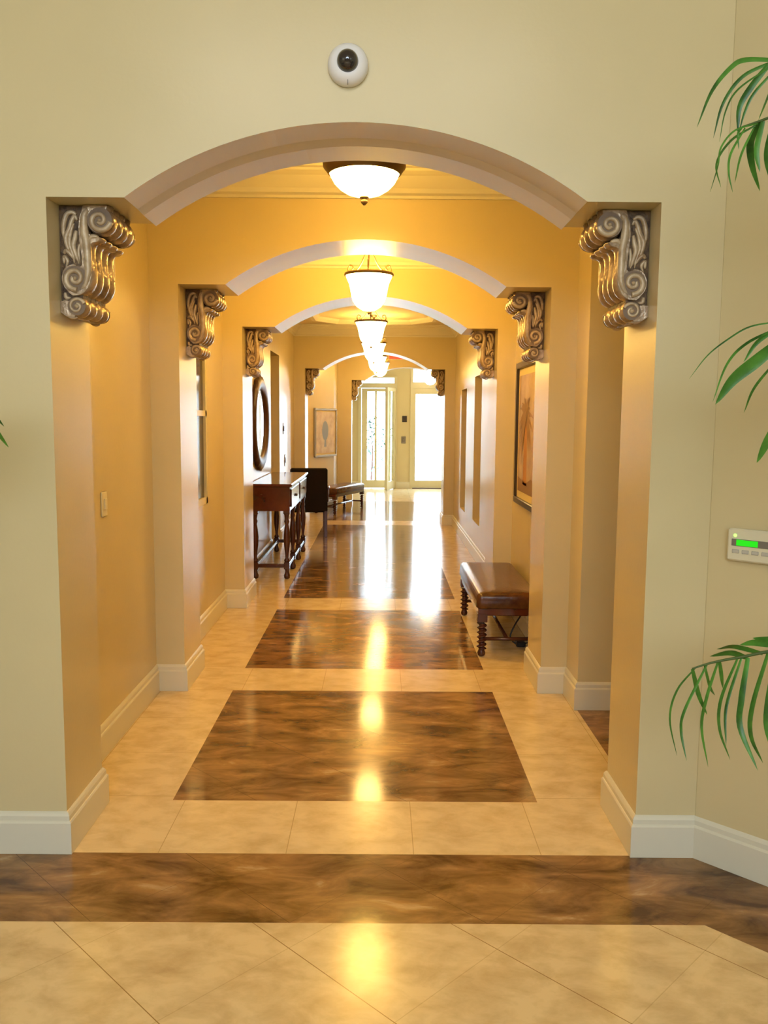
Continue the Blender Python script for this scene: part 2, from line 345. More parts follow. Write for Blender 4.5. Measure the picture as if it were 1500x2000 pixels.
cb=make_corbel(); first=True
for lab,x,y0,side,dep in (
 ('large carved scroll corbel under the front arch, on the alarm keypad side',JR,P1[0],-1,.39),
 ('large carved scroll corbel under the front arch, on the light switch side',JL,P1[0],1,.39),
 ('bronzed scroll corbel on second arch, above the framed palm print',JR,P2[0],-1,.53),
 ('bronzed scroll corbel on second arch, beside the tall dark paned window',JL,P2[0],1,.53),
 ('small scroll corbel on third arch, on the leather bench and wall niche side',JR,P3[0],-1,.52),
 ('small scroll corbel on third arch, just above the dark oval mirror',JL,P3[0],1,.52),
 ('small dark scroll corbel on fourth arch, next to the lit globe',JR,P4[0],-1,.5),
 ('small dark scroll corbel on fourth arch, above the high-backed chair',JL,P4[0],1,.5),
 ('smallest scroll corbel, on the farthest arch beside the open glass door',-.58,P5[0],1,.4)):
    c=cb if first else copy_tree(cb); first=False
    off=.1+(dep-.39)*.5 if dep>.39 else .1
    if side>0: c.location=(x+.001,y0+off,LZ-.002); c.rotation_euler=(0,0,0)
    else: c.location=(x-.001,y0+off+CD,LZ-.002); c.rotation_euler=(0,0,pi)
    tag(c,lab,'corbel','carved scroll corbels under the arches')

# ------------------------------------------------------------------ ceiling lights
def add_straps(root,r,zr,ztop,scroll=True):
    for k in range(3):
        a=2*pi*k/3+.5; m=MB()
        pts=[(r*1.0,zr+.0),(r*.93,zr+.012),(r*.55,zr+.05),(r*.22,zr+(ztop-zr)*.55),(r*.12,ztop-.03),(r*.10,ztop)]
        m.tube([(cos(a)*u,sin(a)*u,z) for u,z in cr([(p[0],0,p[1]) for p in pts],5) for u,z in [(u,z)]] if False else [(cos(a)*p.x,sin(a)*p.x,p.z) for p in cr([(q[0],0,q[1]) for q in pts],5)],.0065,6)
        if scroll:
            pts=[(r*1.0,zr+.01),(r*1.10,zr+.04),(r*1.04,zr+.072),(r*.88,zr+.070),(r*.84,zr+.05),(r*.92,zr+.042)]
            m.tube([(cos(a)*p.x,sin(a)*p.x,p.z) for p in cr([(q[0],0,q[1]) for q in pts],5)],[.006]*20+[.004]*10 if False else .0055,6)
        m.build('strap',M['bronze'],root)
def make_bowl():
    root=empty('ceiling_light')
    m=MB(); m.lathe([(.160,-.030),(.176,-.006),(.186,.006),(.188,.022),(.180,.034),(.170,.036),(.158,.02),(.152,-.022)],n=40,cap=False); m.build('rim',M['bronze'],root)
    m=MB(); m.lathe([(.158,-.02),(.152,-.034),(.136,-.062),(.112,-.086),(.080,-.106),(.042,-.118),(.004,-.122)],n=40,cap=False); m.build('glass_bowl',M['glow'],root)
    m=MB(); m.lathe([(.004,-.118),(.020,-.121),(.022,-.127),(.010,-.132),(.016,-.140),(.015,-.148),(.004,-.160)],n=16); m.build('finial',M['bronze'],root)
    add_straps(root,.168,.025,.19,False)
    m=MB(); m.lathe([(.03,.175),(.022,.20),(.06,.228),(.066,.243)],n=24); m.build('canopy',M['bronze'],root)
    return root
def make_bell():
    root=empty('pendant_light')
    m=MB(); m.lathe([(.170,-.004),(.176,.006),(.173,.016),(.160,.018),(.156,.006),(.158,-.006)],n=36,cap=False); m.build('rim',M['bronze'],root)
    m=MB(); m.lathe([(.163,.0),(.156,-.020),(.140,-.055),(.131,-.095),(.124,-.135),(.112,-.175),(.086,-.212),(.045,-.238),(.004,-.245)],n=36,cap=False); m.build('glass_bell',M['glow'],root)
    m=MB(); m.lathe([(.003,-.242),(.014,-.246),(.012,-.256),(.003,-.268)],n=12); m.build('finial',M['bronze'],root)
    add_straps(root,.160,.012,.25,True)
    m=MB(); m.lathe([(.02,.235),(.024,.25),(.014,.26),(.012,.34),(.05,.362),(.062,.374)],n=24); m.build('stem',M['bronze'],root)
    return root
b=make_bowl(); b.location=(-.085,3.95,2.718); tag(b,'frosted bowl ceiling light with bronze rim, nearest one, behind the front arch','ceiling light')
pb=make_bell(); first=True
for lab,x,y in (('bell glass pendant with scrolled bronze straps, between second and third arches',-.095,6.1),
 ('bell glass pendant just behind the third arch, directly below the scrolled one',-.115,9.0),
 ('bell glass pendant third in the receding line, before the fourth arch',-.11,11.5),
 ('bell glass pendant just behind the fourth arch, second last before the doors',-.085,13.9),
 ('bell glass pendant lowest in the line, in front of the open glass door',-.03,15.4)):
    c=pb if first else copy_tree(pb); first=False
    c.location=(x,y,2.6)
    if y>7:
        for ch in c.children:
            if ch.name.startswith('glass_bell'): ch.data=ch.data.copy(); ch.data.materials[0]=M['glow_dim']
    tag(c,lab,'ceiling light','bell glass pendants down the corridor')
g=empty('globe_light',(1.04,18.3,2.46)); m=MB(); m.lathe([(.02,-.13),(.07,-.115),(.11,-.07),(.13,0),(.115,.06),(.08,.10),(.03,.12)],n=24); m.build('globe',M['glow2'],g)
m=MB(); m.lathe([(.05,.115),(.05,.14),(.010,.15),(.010,.49),(.06,.51)],n=16); m.build('stem',M['bronze'],g)
tag(g,'round lit globe pendant by the right-hand glass door and transom','ceiling light')

# ------------------------------------------------------------------ dome camera, keypad, switches, sign
c=empty('security_camera',(-.120,2.969,2.768))
m=MB(); m.lathe([(.067,0),(.068,-.010),(.067,-.022),(.060,-.036),(.048,-.045),(.036,-.048)],n=40,axis='y'); 
m.lathe([(.036,-.048),(.034,-.042)],n=40,axis='y',cap=False)
m.build('housing',M['white'],c)
m=MB(); m.lathe([(.036,-.0475),(.034,-.060),(.027,-.073),(.015,-.081),(.001,-.083)],(0,0,-.0),n=32,axis='y',cap=False); m.build('dome',M['dome'],c)
m=MB(); m.box(-.0012,.0012,-.040,-.025,-.0665,-.054); m.build('housing_seam',M['lcdframe'],c)
tag(c,'white dome security camera on the wall above the front arch','security camera')
k=empty('alarm_keypad',(1.217,2.910,1.178),-pi/4); 
m=MB(); m.bbox(0,.21,-.026,-.001,-.055,.057,.006); m.build('housing',M['ivory'],k)
m=MB(); m.bbox(.017,.19,-.028,-.025,-.002,.022,.001); m.build('display_bezel',M['lcdframe'],k)
m=MB(); m.box(.034,.106,-.0295,-.0275,.000,.020); m.build('lcd_screen',M['lcd'],k)
m=MB(); m.lathe([(.006,0),(.005,-.003),(.001,-.004)],(.028,-.026,.034),n=10,axis='y'); m.build('status_light',M['led'],k)
for i in range(5):
    m=MB(); m.bbox(.020+i*.033,.044+i*.033,-.029,-.0255,-.027,-.014,.002); m.build('key',M['keys'],k)
tag(k,'ivory alarm keypad with green lit screen on angled wall','keypad')
def plate(name,x,y,z,w,h,rz,label,cat,mt='ivory',tog=True):
    r=empty(name,(x,y,z),rz); m=MB(); m.bbox(-w/2,w/2,-.008,-.0005,-h/2,h/2,.003); m.build('plate',M[mt],r)
    if tog: m=MB(); m.bbox(-w*.2,w*.2,-.016,-.007,-h*.22,h*.22,.002); m.build('toggle',M[mt],r)
    return tag(r,label,cat)
plate('control_plate',RL,3.97,1.19,.075,.118,pi/2,'ivory light switch plate on amber wall behind the front arch','light switch')
plate('thermostat',RL,11.35,1.46,.12,.15,pi/2,'small grey-brown thermostat on the wall past the oval mirror','thermostat','lcdframe')
plate('control_plate',RL,11.5,.93+.1,.09,.16,pi/2,'grey switch plate low on the wall beyond console table','light switch','silver')
plate('control_plate',.53,19.5,1.60,.11,.14,0,'dark wall control between the two glass doors, upper one','wall control','rframe')  # a wall control rather than a light switch, built as a plain plate
plate('control_plate',.51,19.5,1.12,.10,.16,0,'wall switch between the two glass doors, lower one','light switch','lcdframe')
e=empty('exit_sign',(.27,14.25,2.68)); m=MB(); m.bbox(-.15,.15,-.02,.02,-.09,.09,.005); m.build('lit_face',M['exit'],e)
m=MB(); m.box(-.012,.012,-.01,.01,.09,.295); m.build('stem',M['bronze'],e)
tag(e,'small red lit sign under the ceiling beyond the fourth arch','sign')

# ------------------------------------------------------------------ windows and doors
w=struct(empty('window_2',(RL,5.925,1.63))); m=MB()
hw,hz=.425,.67
for y0,y1,z0,z1 in ((-hw-.0,-hw+.045,-hz,hz),(hw-.045,hw,-hz,hz),(-hw,hw,-hz,-hz+.045),(-hw,hw,hz-.045,hz),(-hw,hw,-.02,.02),(-.015,.015,-hz,hz)): m.box(-.03,.006,y0,y1,z0,z1)
m.build('window_frame',M['dframe'],w); m=MB(); m.box(-.02,-.012,-hw+.03,hw-.03,-hz+.03,hz-.03); m.build('pane',M['darkglass'],w)
def glazed(name,x0,x1,z0,z1,gx0,gx1,gz0,gz1,hinge=None,mull=None,handle=None,par=None):
    r=par
    m=MB(); Y0,Y1=-.03,.03
    m.box(x0,gx0,Y0,Y1,z0,z1); m.box(gx1,x1,Y0,Y1,z0,z1); m.box(gx0,gx1,Y0,Y1,z0,gz0); m.box(gx0,gx1,Y0,Y1,gz1,z1)
    if mull is not None: m.box(mull-.025,mull+.025,Y0,Y1,gz0,gz1)
    m.build(name,M['dframe'],r); m=MB(); m.box(gx0,gx1,-.004,.004,gz0,gz1); m.build('glass_pane',M['glass'],r)
    if handle:
        m=MB(); m.tube([(handle,-.03,1.02),(handle,-.07,1.02),(handle+.09,-.07,1.02)],.011,8); m.bbox(handle-.02,handle+.02,-.036,-.029,.94,1.12,.003); m.build('door_handle',M['brass'],r)
d=struct(empty('door_1',(0,19.53,0)))
m=MB(); 
for x0,x1,z0,z1 in ((-.53,-.46,0,2.56),(.286,.356,0,2.56),(-.46,.286,2.30,2.41),(-.46,.286,2.53,2.56)): m.box(x0,x1,-.06,.06,z0,z1)
m.build('door_casing',M['dframe'],d)
glazed('door_leaf',-.455,.215,.01,2.295,-.325,.155,.19,2.215,mull=-.13,handle=None,par=d)
m=MB(); m.box(-.46,.286,-.004,.004,2.41,2.53); m.build('transom_pane',M['glass'],d)
lf=struct(empty('door_2',(.30,19.46,0),-pi*.42)); lf.rotation_euler=(0,0,pi+pi*.40)
glazed('door_leaf',.0,.62,.01,2.295,.11,.51,.19,2.215,par=lf)
d=struct(empty('door_3',(0,19.53,0)))
m=MB()
for x0,x1,z0,z1 in ((.66,.72,0,2.79),(1.55,1.65,0,2.79),(.72,1.55,2.30,2.44),(.72,1.55,2.745,2.79)): m.box(x0,x1,-.06,.06,z0,z1)
m.build('door_casing',M['dframe'],d)
glazed('door_leaf',.72,1.55,.02,2.30,.785,1.46,.19,2.17,handle=1.49,par=d)
m=MB(); m.box(.72,1.55,-.004,.004,2.44,2.745); m.build('transom_pane',M['glass'],d)
m=MB(); m.bbox(.72,1.55,-.06,.04,.001,.018,.003); m.build('threshold',M['woodleg'],d)

# ------------------------------------------------------------------ pictures and mirror
def picture(name,w,h,fw,fm,mw,pm,loc,rz,label):
    r=empty(name,loc,rz); m=MB()    # local: face looks along -y
    for x0,x1,z0,z1 in ((-w/2,w/2,h/2-fw,h/2),(-w/2,w/2,-h/2,-h/2+fw),(-w/2,-w/2+fw,-h/2+fw,h/2-fw),(w/2-fw,w/2,-h/2+fw,h/2-fw)): m.bbox(x0,x1,-.035,-.001,z0,z1,.006)
    m.build('frame',fm,r)
    m=MB(); m.box(-w/2+fw*.8,w/2-fw*.8,-.014,-.006,-h/2+fw*.8,h/2-fw*.8); m.build('mat_board',M['mat_board'],r)
    return tag(r,label,'picture'),w/2-fw-mw,h/2-fw-mw
r,a,bz=picture('framed_print',1.16,1.10,.05,M['rframe'],.055,None,(RR,6.20,1.495),-pi/2,'black framed palm tree print with cream mat, above leather bench')
m=MB(); m.box(-a,a,-.017,-.013,-bz,bz,0)
# palm drawing: trunk and drooping fronds as thin ink shapes of the print
y=-.0178
X0=-.16; m.add([(-.085+X0,y,-bz+.06),(.085+X0,y,-bz+.06),(.055+X0,y,.08),(-.05+X0,y,.08)],[(0,1,2,3)],2)
for k in range(34):
    an=-.9+ k*(pi+1.8)/33+random.uniform(-.08,.08); L=random.uniform(.20,.32); c0=Vector((.004+X0,0,.12)); pts=[]
    for i in range(7):
        t=i/6; pts.append(c0+Vector((cos(an)*L*t,0,sin(an)*L*t-.10*t*t)))
    for i in range(6):
        yk=y-k*.00012; p,q=pts[i],pts[i+1]; d=(q-p).normalized(); n=Vector((-d.z,0,d.x)); w0=.030*(1-i/6.2)+.002; w1=.030*(1-(i+1)/6.2)+.002
        m.add([(p.x+n.x*w0,yk,p.z+n.z*w0),(q.x+n.x*w1,yk,q.z+n.z*w1),(q.x-n.x*w1,yk,q.z-n.z*w1),(p.x-n.x*w0,yk,p.z-n.z*w0)],[(0,1,2,3)],1)
m.add([(-a,y,-bz),(a,y,-bz),(a,y,-bz+.09),(.1,y,-bz+.12),(-.12,y,-bz+.075),(-a,y,-bz+.11)],[(0,1,2,3,4,5)],1)
m.build('palm_print',[M['print'],M['ink'],M['ink2']],r)
ang=math.atan2(1.2,.46)
cx,cy=(-1.154-.829)/2,(14.408+15.255)/2
r,a,bz=picture('framed_print',.90,.84,.035,M['silver'],.03,None,(cx+.004,cy-.001,1.355),ang,'pale framed print on the angled wall beyond the fourth arch')
m=MB(); m.box(-a,a,-.017,-.013,-bz,bz,0)
m.add([(.13*cos(t*2*pi/20)-.02,-.0178,.17*sin(t*2*pi/20)+.03) for t in range(20)],[tuple(range(20))],1)
m.add([(-.05,-.0178,-.13),(.01,-.0178,-.13),(.03,-.0178,-.25),(-.07,-.0178,-.25)],[(0,1,2,3)],1)
m.build('pale_print',[M['print2'],M['ink3']],r)
r=empty('oval_mirror',(RL,9.04,1.545),pi/2)
hw,hh=.54,.475; n=72; R=[]
for i in range(n):
    t=2*pi*i/n; wv=.030*abs(sin(t*13)); d=[]
    for (o,y) in ((0.03+wv,-.002),(0.035+wv,-.03),(0.0,-.055),(-.045,-.05),(-.085,-.035),(-.10,-.006)): d.append(((hw-.03+o)*cos(t)-0,y,(hh-.03+o)*sin(t)))
    R.append(d)
R.append(R[0]); m=MB(); m.rings(R,closed=True,cap=False); m.build('frame',M['carved'],r)
m=MB(); m.add([((hw-.12)*cos(2*pi*i/60),-.02,(hh-.12)*sin(2*pi*i/60)) for i in range(60)],[tuple(range(60))]); m.build('mirror_glass',M['mirror'],r)
tag(r,'oval wall mirror in dark scalloped wooden frame above the console table','mirror')

# ------------------------------------------------------------------ furniture
def twist_leg(m,x,y,z0,z1,r=.027,turn=5.5):
    m.bbox(x-.034,x+.034,y-.034,y+.034,z1-.06,z1,.003)
    n=90; R=[]; zb=z0+.05; zt=z1-.07
    for i in range(n+1):
        z=zb+(zt-zb)*i/n; a=2*pi*turn*i/n; ring=[]
        for j in range(12):
            b_=2*pi*j/12; ring.append((x+.008*cos(a)+r*cos(b_),y+.008*sin(a)+r*sin(b_),z))
        R.append(ring)
    m.rings(R)
    m.lathe([(.012,z0),(.024,z0+.006),(.028,z0+.022),(.022,z0+.04),(.016,z0+.052)],(x,y,0),14)
def make_bench(L=1.28,D=.43):
    r=empty('bench'); x0,x1,y0,y1=-D/2,D/2,-L/2,L/2
    # upholstered seat with crowned top
    m=MB(); R=[]; 
    for ins,z in ((.006,.335),(0,.342),(0,.412),(.006,.428),(.020,.438),(.06,.445),(.12,.449),(.2,.45)):
        a=D/2-ins; b_=L/2-ins; rc=.035; ring=[]
        for cxs,cys,a0 in ((1,1,0),(-1,1,pi/2),(-1,-1,pi),(1,-1,3*pi/2)):
            for k in range(5):
                t=a0+pi/2*k/4; ring.append((cxs*max(a-rc,.001)+rc*cos(t)*min(1,a/D*2),cys*(b_-rc)+rc*sin(t),z))
        R.append(ring)
    m.rings(R); m.build('seat_cushion',M['leather'],r)
    m=MB(); m.bbox(x0+.012,x1-.012,y0+.012,y1-.012,.285,.336,.004); m.build('apron',M['wood'],r)
    for sx in (-1,1):
        for sy in (-1,1):
            m=MB(); twist_leg(m,sx*(D/2-.042),sy*(L/2-.042),.001,.30); m.build('leg',M['woodleg'],r)
    m=MB(); 
    for sy in (-1,1): m.tube([(-D/2+.042,sy*(L/2-.042),.12),(D/2-.042,sy*(L/2-.042),.12)],.013,8)
    m.tube([(0,-L/2+.04,.12),(0,L/2-.04,.12)],.013,8); m.build('stretcher',M['woodleg'],r)
    return r
b1=make_bench(); b1.location=(.865,6.21,0); tag(b1,'brown leather bench with twisted dark wood legs below the palm print','bench','twisted leg benches')
b2=copy_tree(b1); b2.location=(-.72,14.74,0); b2.rotation_euler=(0,0,-math.atan2(.46,1.2)); tag(b2,'shiny dark bench far down the corridor under the pale print','bench','twisted leg benches')
# cable lying below the near bench
m=MB(); m.tube(cr([(1.07,6.05,.30),(1.02,5.95,.22),(.96,5.9,.14),(.93,5.88,.06),(.98,5.85,.015),(1.04,5.9,.012)],6),.006,8); m.bbox(.965,1.03,5.82,5.90,.004,.045,.006)
m.tube(cr([(1.03,5.86,.02),(1.06,5.75,.07),(1.085,5.6,.12)],6),.004,6)
tag(m.build('power_cable',M['cable']),'black power cable and adapter on the floor beneath the near bench','cable')

def turned_leg(m,x,y,z1):
    m.bbox(x-.032,x+.032,y-.032,y+.032,z1-.03,z1,.003); m.bbox(x-.028,x+.028,y-.028,y+.028,.10,.17,.003)
    m.lathe([(.016,.001),(.030,.01),(.032,.035),(.022,.06),(.018,.08),(.026,.10)],(x,y,0),16)
    m.lathe([(.024,.17),(.030,.19),(.016,.21),(.018,.25),(.030,.34),(.034,.42),(.026,.50),(.017,.55),(.026,.58),(.018,.60),(.024,.64),(.03,z1-.03)],(x,y,0),16)
t=empty('console_table',(-1.098,9.2,0)); 
m=MB(); m.bbox(-.205,.225,-.93,.93,.925,.955,.008); m.build('tabletop',M['wood'],t)
m=MB(); m.box(-.185,.20,-.90,.90,.685,.926); m.build('apron',M['wood'],t)
for y in (-.9,0,.9) if False else (-.86,.86):
    for x in (-.15,.165): m=MB(); turned_leg(m,x,y,.686); m.build('leg',M['woodleg'],t)
for y in (-.29,.29): m=MB(); turned_leg(m,.165,y,.686); m.build('leg',M['woodleg'],t)
m=MB(); m.bbox(.145,.185,-.84,.84,.115,.15,.004); m.bbox(-.17,-.13,-.84,.84,.115,.15,.004); m.bbox(-.14,.16,-.88,-.84,.115,.15,.004); m.bbox(-.14,.16,.84,.88,.115,.15,.004); m.build('stretcher',M['woodleg'],t)
for i,yy in enumerate((-.45,.45)):
    m=MB(); m.bbox(.2,.212,yy-.38,yy+.38,.72,.90,.004); dr=m.build('drawer',M['wood'],t); m=MB(); m.lathe([(.012,0),(.016,.012),(.006,.02)],n=12); kb=m.build('knob',M['bronze'],dr,(.212,yy,.81)); kb.rotation_euler=(0,pi/2,0)
tag(t,'dark mahogany console table with turned legs beneath the oval mirror','console table')
c=empty('chair',(-.99,11.55,0),.10)
m=MB(); m.bbox(-.25,.25,-.26,-.20,.34,.935,.02); m.build('backrest',M['black'],c)
m=MB(); m.bbox(-.25,.25,-.20,.26,.38,.47,.02); m.build('seat',M['black'],c)
for sx in (-1,1):
    m=MB(); m.bbox(sx*.225-.022,sx*.225+.022,-.255,-.21,.001,.36,.004); m.build('leg',M['woodleg'],c)
    m=MB(); m.bbox(sx*.225-.022,sx*.225+.022,.20,.245,.001,.385,.004); m.build('leg',M['woodleg'],c)
    m=MB(); m.tube(cr([(sx*.262,-.22,.66),(sx*.270,-.05,.67),(sx*.272,.12,.655),(sx*.268,.18,.62),(sx*.262,.16,.44)],5),.018,8); m.build('armrest',M['woodleg'],c)
tag(c,'black high-backed armchair standing past the console table','chair')

# ------------------------------------------------------------------ palms in pots
LEAF={
 'A':[
(0.0107,[(0.9985,2.25,2.5106),(0.9102,2.2343,2.5047),(0.8663,2.2186,2.4797),(0.8159,2.2028,2.4173),(0.7775,2.1871,2.3251)]),
(0.008,[(0.9856,2.25,2.508),(0.9111,2.2535,2.4716),(0.8663,2.2571,2.4078),(0.8471,2.2606,2.3234)]),
(0.004,[(0.9798,2.25,2.4956),(0.8967,2.2396,2.4365),(0.8631,2.2292,2.3794),(0.8474,2.2188,2.3015)]),
(0.0147,[(0.9793,2.25,2.5055),(0.9378,2.2583,2.4513),(0.9126,2.2666,2.4016),(0.9156,2.2749,2.3387)]),
(0.0067,[(0.9932,2.25,2.4896),(0.9448,2.2601,2.4333),(0.9279,2.2701,2.3903),(0.9202,2.2802,2.343)]),
(0.0053,[(0.9943,2.25,2.471),(0.9515,2.1979,2.3961),(0.9117,2.1457,2.3295)]),
 ],
 'B':[
(0.004,[(0.9339,2.2,2.3406),(0.8656,2.1708,2.3133),(0.8223,2.1416,2.264),(0.8059,2.1124,2.2122),(0.7795,2.0832,2.1437)]),
(0.0053,[(0.9278,2.2,2.3356),(0.879,2.227,2.3069),(0.8557,2.254,2.2583),(0.881,2.281,2.2072)]),
(0.0053,[(0.9025,2.2,2.3293),(0.8623,2.1807,2.2617),(0.852,2.1615,2.2109),(0.857,2.1422,2.1584)]),
(0.0053,[(0.9243,2.2,2.3295),(0.8828,2.1681,2.2544),(0.8584,2.1362,2.1798)]),
(0.0173,[(0.94,2.2,2.3467),(0.9337,2.2397,2.3088),(0.9574,2.2793,2.2639),(0.9996,2.319,2.209)]),
(0.0133,[(0.9464,2.2,2.3468),(0.9321,2.1964,2.2768),(0.9426,2.1929,2.2217)]),
(0.012,[(0.9741,2.2,2.3544),(0.9762,2.2404,2.2806),(1.0068,2.2808,2.2288)]),
(0.0053,[(0.896,2.2,2.3317),(0.8843,2.1972,2.3135),(0.8877,2.1943,2.2758)]),
 ],
 'C':[
(0.004,[(1.0139,2.2,1.8556),(0.946,2.2083,1.8431),(0.8969,2.2167,1.8136),(0.8466,2.225,1.7708),(0.8045,2.2334,1.7103)]),
(0.0067,[(1.0148,2.2,1.8402),(0.9224,2.172,1.7969),(0.8645,2.1441,1.7422),(0.8236,2.1161,1.6483)]),
(0.032,[(1.0233,2.2,1.808),(0.9651,2.2108,1.7564),(0.9125,2.2216,1.708),(0.8759,2.2324,1.6444)]),
(0.0067,[(1.0194,2.2,1.7626),(0.9809,2.2442,1.6895),(0.9763,2.2883,1.6242)]),
(0.0107,[(1.0148,2.2,1.8402),(0.9629,2.2028,1.8025),(0.9326,2.2056,1.7518)]),
 ],
 'D':[
(0.0227,[(1.0175,2.15,1.6184),(0.9953,2.179,1.5568),(0.9826,2.2079,1.4933)]),
 ],
 'E':[
(0.0053,[(0.8274,2.15,0.9608),(0.7856,2.1637,0.8939),(0.7751,2.1774,0.8105),(0.8039,2.1911,0.7029)]),
(0.008,[(0.8552,2.15,0.9679),(0.7891,2.1151,0.8553),(0.7707,2.0802,0.8135),(0.7756,2.0454,0.7493)]),
(0.008,[(0.8843,2.15,0.9763),(0.8678,2.1707,0.874),(0.8665,2.1913,0.7833),(0.8984,2.212,0.663)]),
(0.008,[(0.9348,2.15,0.9849),(0.9005,2.1573,0.8746),(0.9037,2.1646,0.7894),(0.9401,2.1719,0.7003)]),
(0.008,[(0.9453,2.15,0.9877),(0.902,2.1262,0.8632),(0.8974,2.1023,0.7662)]),
(0.016,[(0.9614,2.15,0.9878),(0.9334,2.1125,0.89),(0.9183,2.075,0.8273),(0.953,2.0374,0.7284)]),
(0.012,[(1.0142,2.15,1.0019),(0.994,2.1792,0.8495),(1.0079,2.2085,0.7548),(1.0596,2.2377,0.6648)]),
(0.012,[(1.0342,2.15,1.0048),(1.0157,2.1467,0.8345),(1.0314,2.1435,0.7465)]),
(0.0107,[(0.8182,2.15,0.9566),(0.8479,2.1763,0.879),(0.8844,2.2025,0.8135)]),
(0.0067,[(0.8499,2.15,0.9664),(0.8845,2.1955,0.8954),(0.9181,2.2409,0.855)]),
(0.0093,[(0.8882,2.15,0.9777),(0.923,2.2014,0.8867)]),
(0.0133,[(1.001,2.15,0.9991),(0.9467,2.2005,1.004),(0.9213,2.2511,0.9814)]),
(0.0173,[(1.0467,2.15,1.0186),(0.9721,2.1374,1.0324),(0.9285,2.1248,1.0287)]),
(0.016,[(0.9614,2.15,0.9878),(0.9305,2.1861,0.9912),(0.8911,2.2222,0.9694)]),
(0.016,[(1.0524,2.15,1.035),(1.009,2.1434,1.0392),(0.9659,2.1367,1.0434)]),
 ],
 'R1':[
(0.0053,[(0.9726,2.25,2.5091),(1.011,2.25,2.5181)]),
 ],
 'RB':[
(0.0067,[(0.896,2.2,2.3317),(0.9337,2.2,2.3442),(0.9776,2.2,2.3593)]),
 ],
 'RE':[
(0.0067,[(0.8182,2.15,0.9566),(0.8551,2.15,0.9692),(0.8949,2.15,0.9791),(0.9479,2.15,0.9891),(1.0141,2.15,1.0033),(1.0942,2.15,1.008)]),
 ],
 'L':[
(0.0107,[(-1.0709,2.3,1.6231),(-1.0706,2.3523,1.6055),(-1.067,2.4045,1.5699)]),
(0.0133,[(-1.0712,2.3,1.6162),(-1.0636,2.3455,1.5635),(-1.0504,2.3909,1.5113)]),
 ],

}
def ribbon(m,pts,w,side=None):
    P=cr(pts,6); n=len(P)-1; V=[]
    for i,p in enumerate(P):
        t=i/n; ww=w*.5*(sin(pi*min(1,.18+.82*t))**.7 if t<1 else 0)*1.1+.0002
        d=(P[min(i+1,n)]-P[max(i-1,0)]).normalized(); s_=d.cross(Vector((0,1,.25))).normalized(); f=d.cross(s_)
        V+= [tuple(p-s_*ww+f*ww*.35),tuple(p),tuple(p+s_*ww+f*ww*.35)]
    m.add(V,[(3*i+a,3*i+a+1,3*i+a+4,3*i+a+3) for i in range(n) for a in (0,1)],0,True)
def pinnate(m,P,L,seed,t0=.3):
    """leaflets along a rachis that is out of the picture"""
    rnd=random.Random(seed); n=len(P)-1
    for i in range(int(n*t0),n):
        p=P[i]; d=(P[i+1]-P[i]).normalized(); s_=d.cross(Vector((0,0,1))).normalized()
        for sd in (-1,1):
            l=L*rnd.uniform(.8,1.1)
            ribbon(m,[p,p+s_*sd*l*.4+d*l*.25+Vector((0,0,.03)),p+s_*sd*l*.75+d*l*.4-Vector((0,0,.08)),p+s_*sd*l*.9+d*l*.5-Vector((0,0,.25))],.02)
pl=empty('potted_palm',(1.62,1.75,0))
PO=Vector((1.62,1.75,0))
m=MB(); m.lathe([(.13,.001),(.16,.02),(.20,.30),(.215,.34),(.215,.36),(.19,.36),(.185,.33)],n=32,cap=False); m.add([(.13*cos(2*pi*i/32),.13*sin(2*pi*i/32),.001) for i in range(32)],[tuple(range(32))]); m.build('pot',M['pot'],pl)
m=MB(); m.lathe([(.001,.32),(.188,.32)],n=24,cap=False); m.build('soil',M['soil'],pl)
m=MB(); m.tube(cr([(0,0,.3),(-.01,.01,.7),(0,0,1.1)],5),[.028,.027,.026,.025,.024,.023,.022,.02,.02,.018,.016],8); m.build('trunk',M['leafstem'],pl)
def frond(keys,rach,parent,org,extra=True,L=.3,seed=1):
    m=MB()
    for k in keys:
        for w,ps in LEAF[k]: ribbon(m,[Vector(p)-org for p in ps],w)
    P=[p-org for p in cr(rach,7)]; n=len(P)-1
    m.tube(P,[.007-.0045*i/n for i in range(n+1)],6,mi=1)
    return m,P
def add_frond(keys,rach,extra_until,seed):
    m,P=frond(keys,rach,pl,PO)
    # leaflets only on the stretch that lies beyond the picture's edge (x > 1.12)
    Q=[p for p in P if p.x+PO.x>1.22]
    if len(Q)>4: pinnate(m,Q,.30,seed,.45)
    m.build('frond',[M['leaf'],M['leafstem']],pl)
add_frond(['A'],[(1.62,1.75,1.05),(1.56,1.85,1.7),(1.40,2.02,2.25),(1.2,2.15,2.47),(1.04,2.24,2.522),(.972,2.25,2.509)],0,1)
add_frond(['B'],[(1.62,1.75,1.0),(1.52,1.88,1.6),(1.36,2.0,2.1),(1.18,2.1,2.33),(1.05,2.17,2.37),(.9776,2.2,2.3593),(.9337,2.2,2.3442),(.896,2.2,2.3317)],0,2)
add_frond(['C','D'],[(1.62,1.75,.95),(1.48,1.9,1.4),(1.30,2.05,1.72),(1.15,2.15,1.84),(1.03,2.2,1.853)],0,3)
add_frond(['E'],[(1.62,1.75,.6),(1.45,1.9,.85),(1.25,2.07,1.0),(1.0942,2.15,1.008),(1.0141,2.15,1.0033),(.9479,2.15,.9891),(.8949,2.15,.9791),(.8551,2.15,.9692),(.8182,2.15,.9566)],0,4)
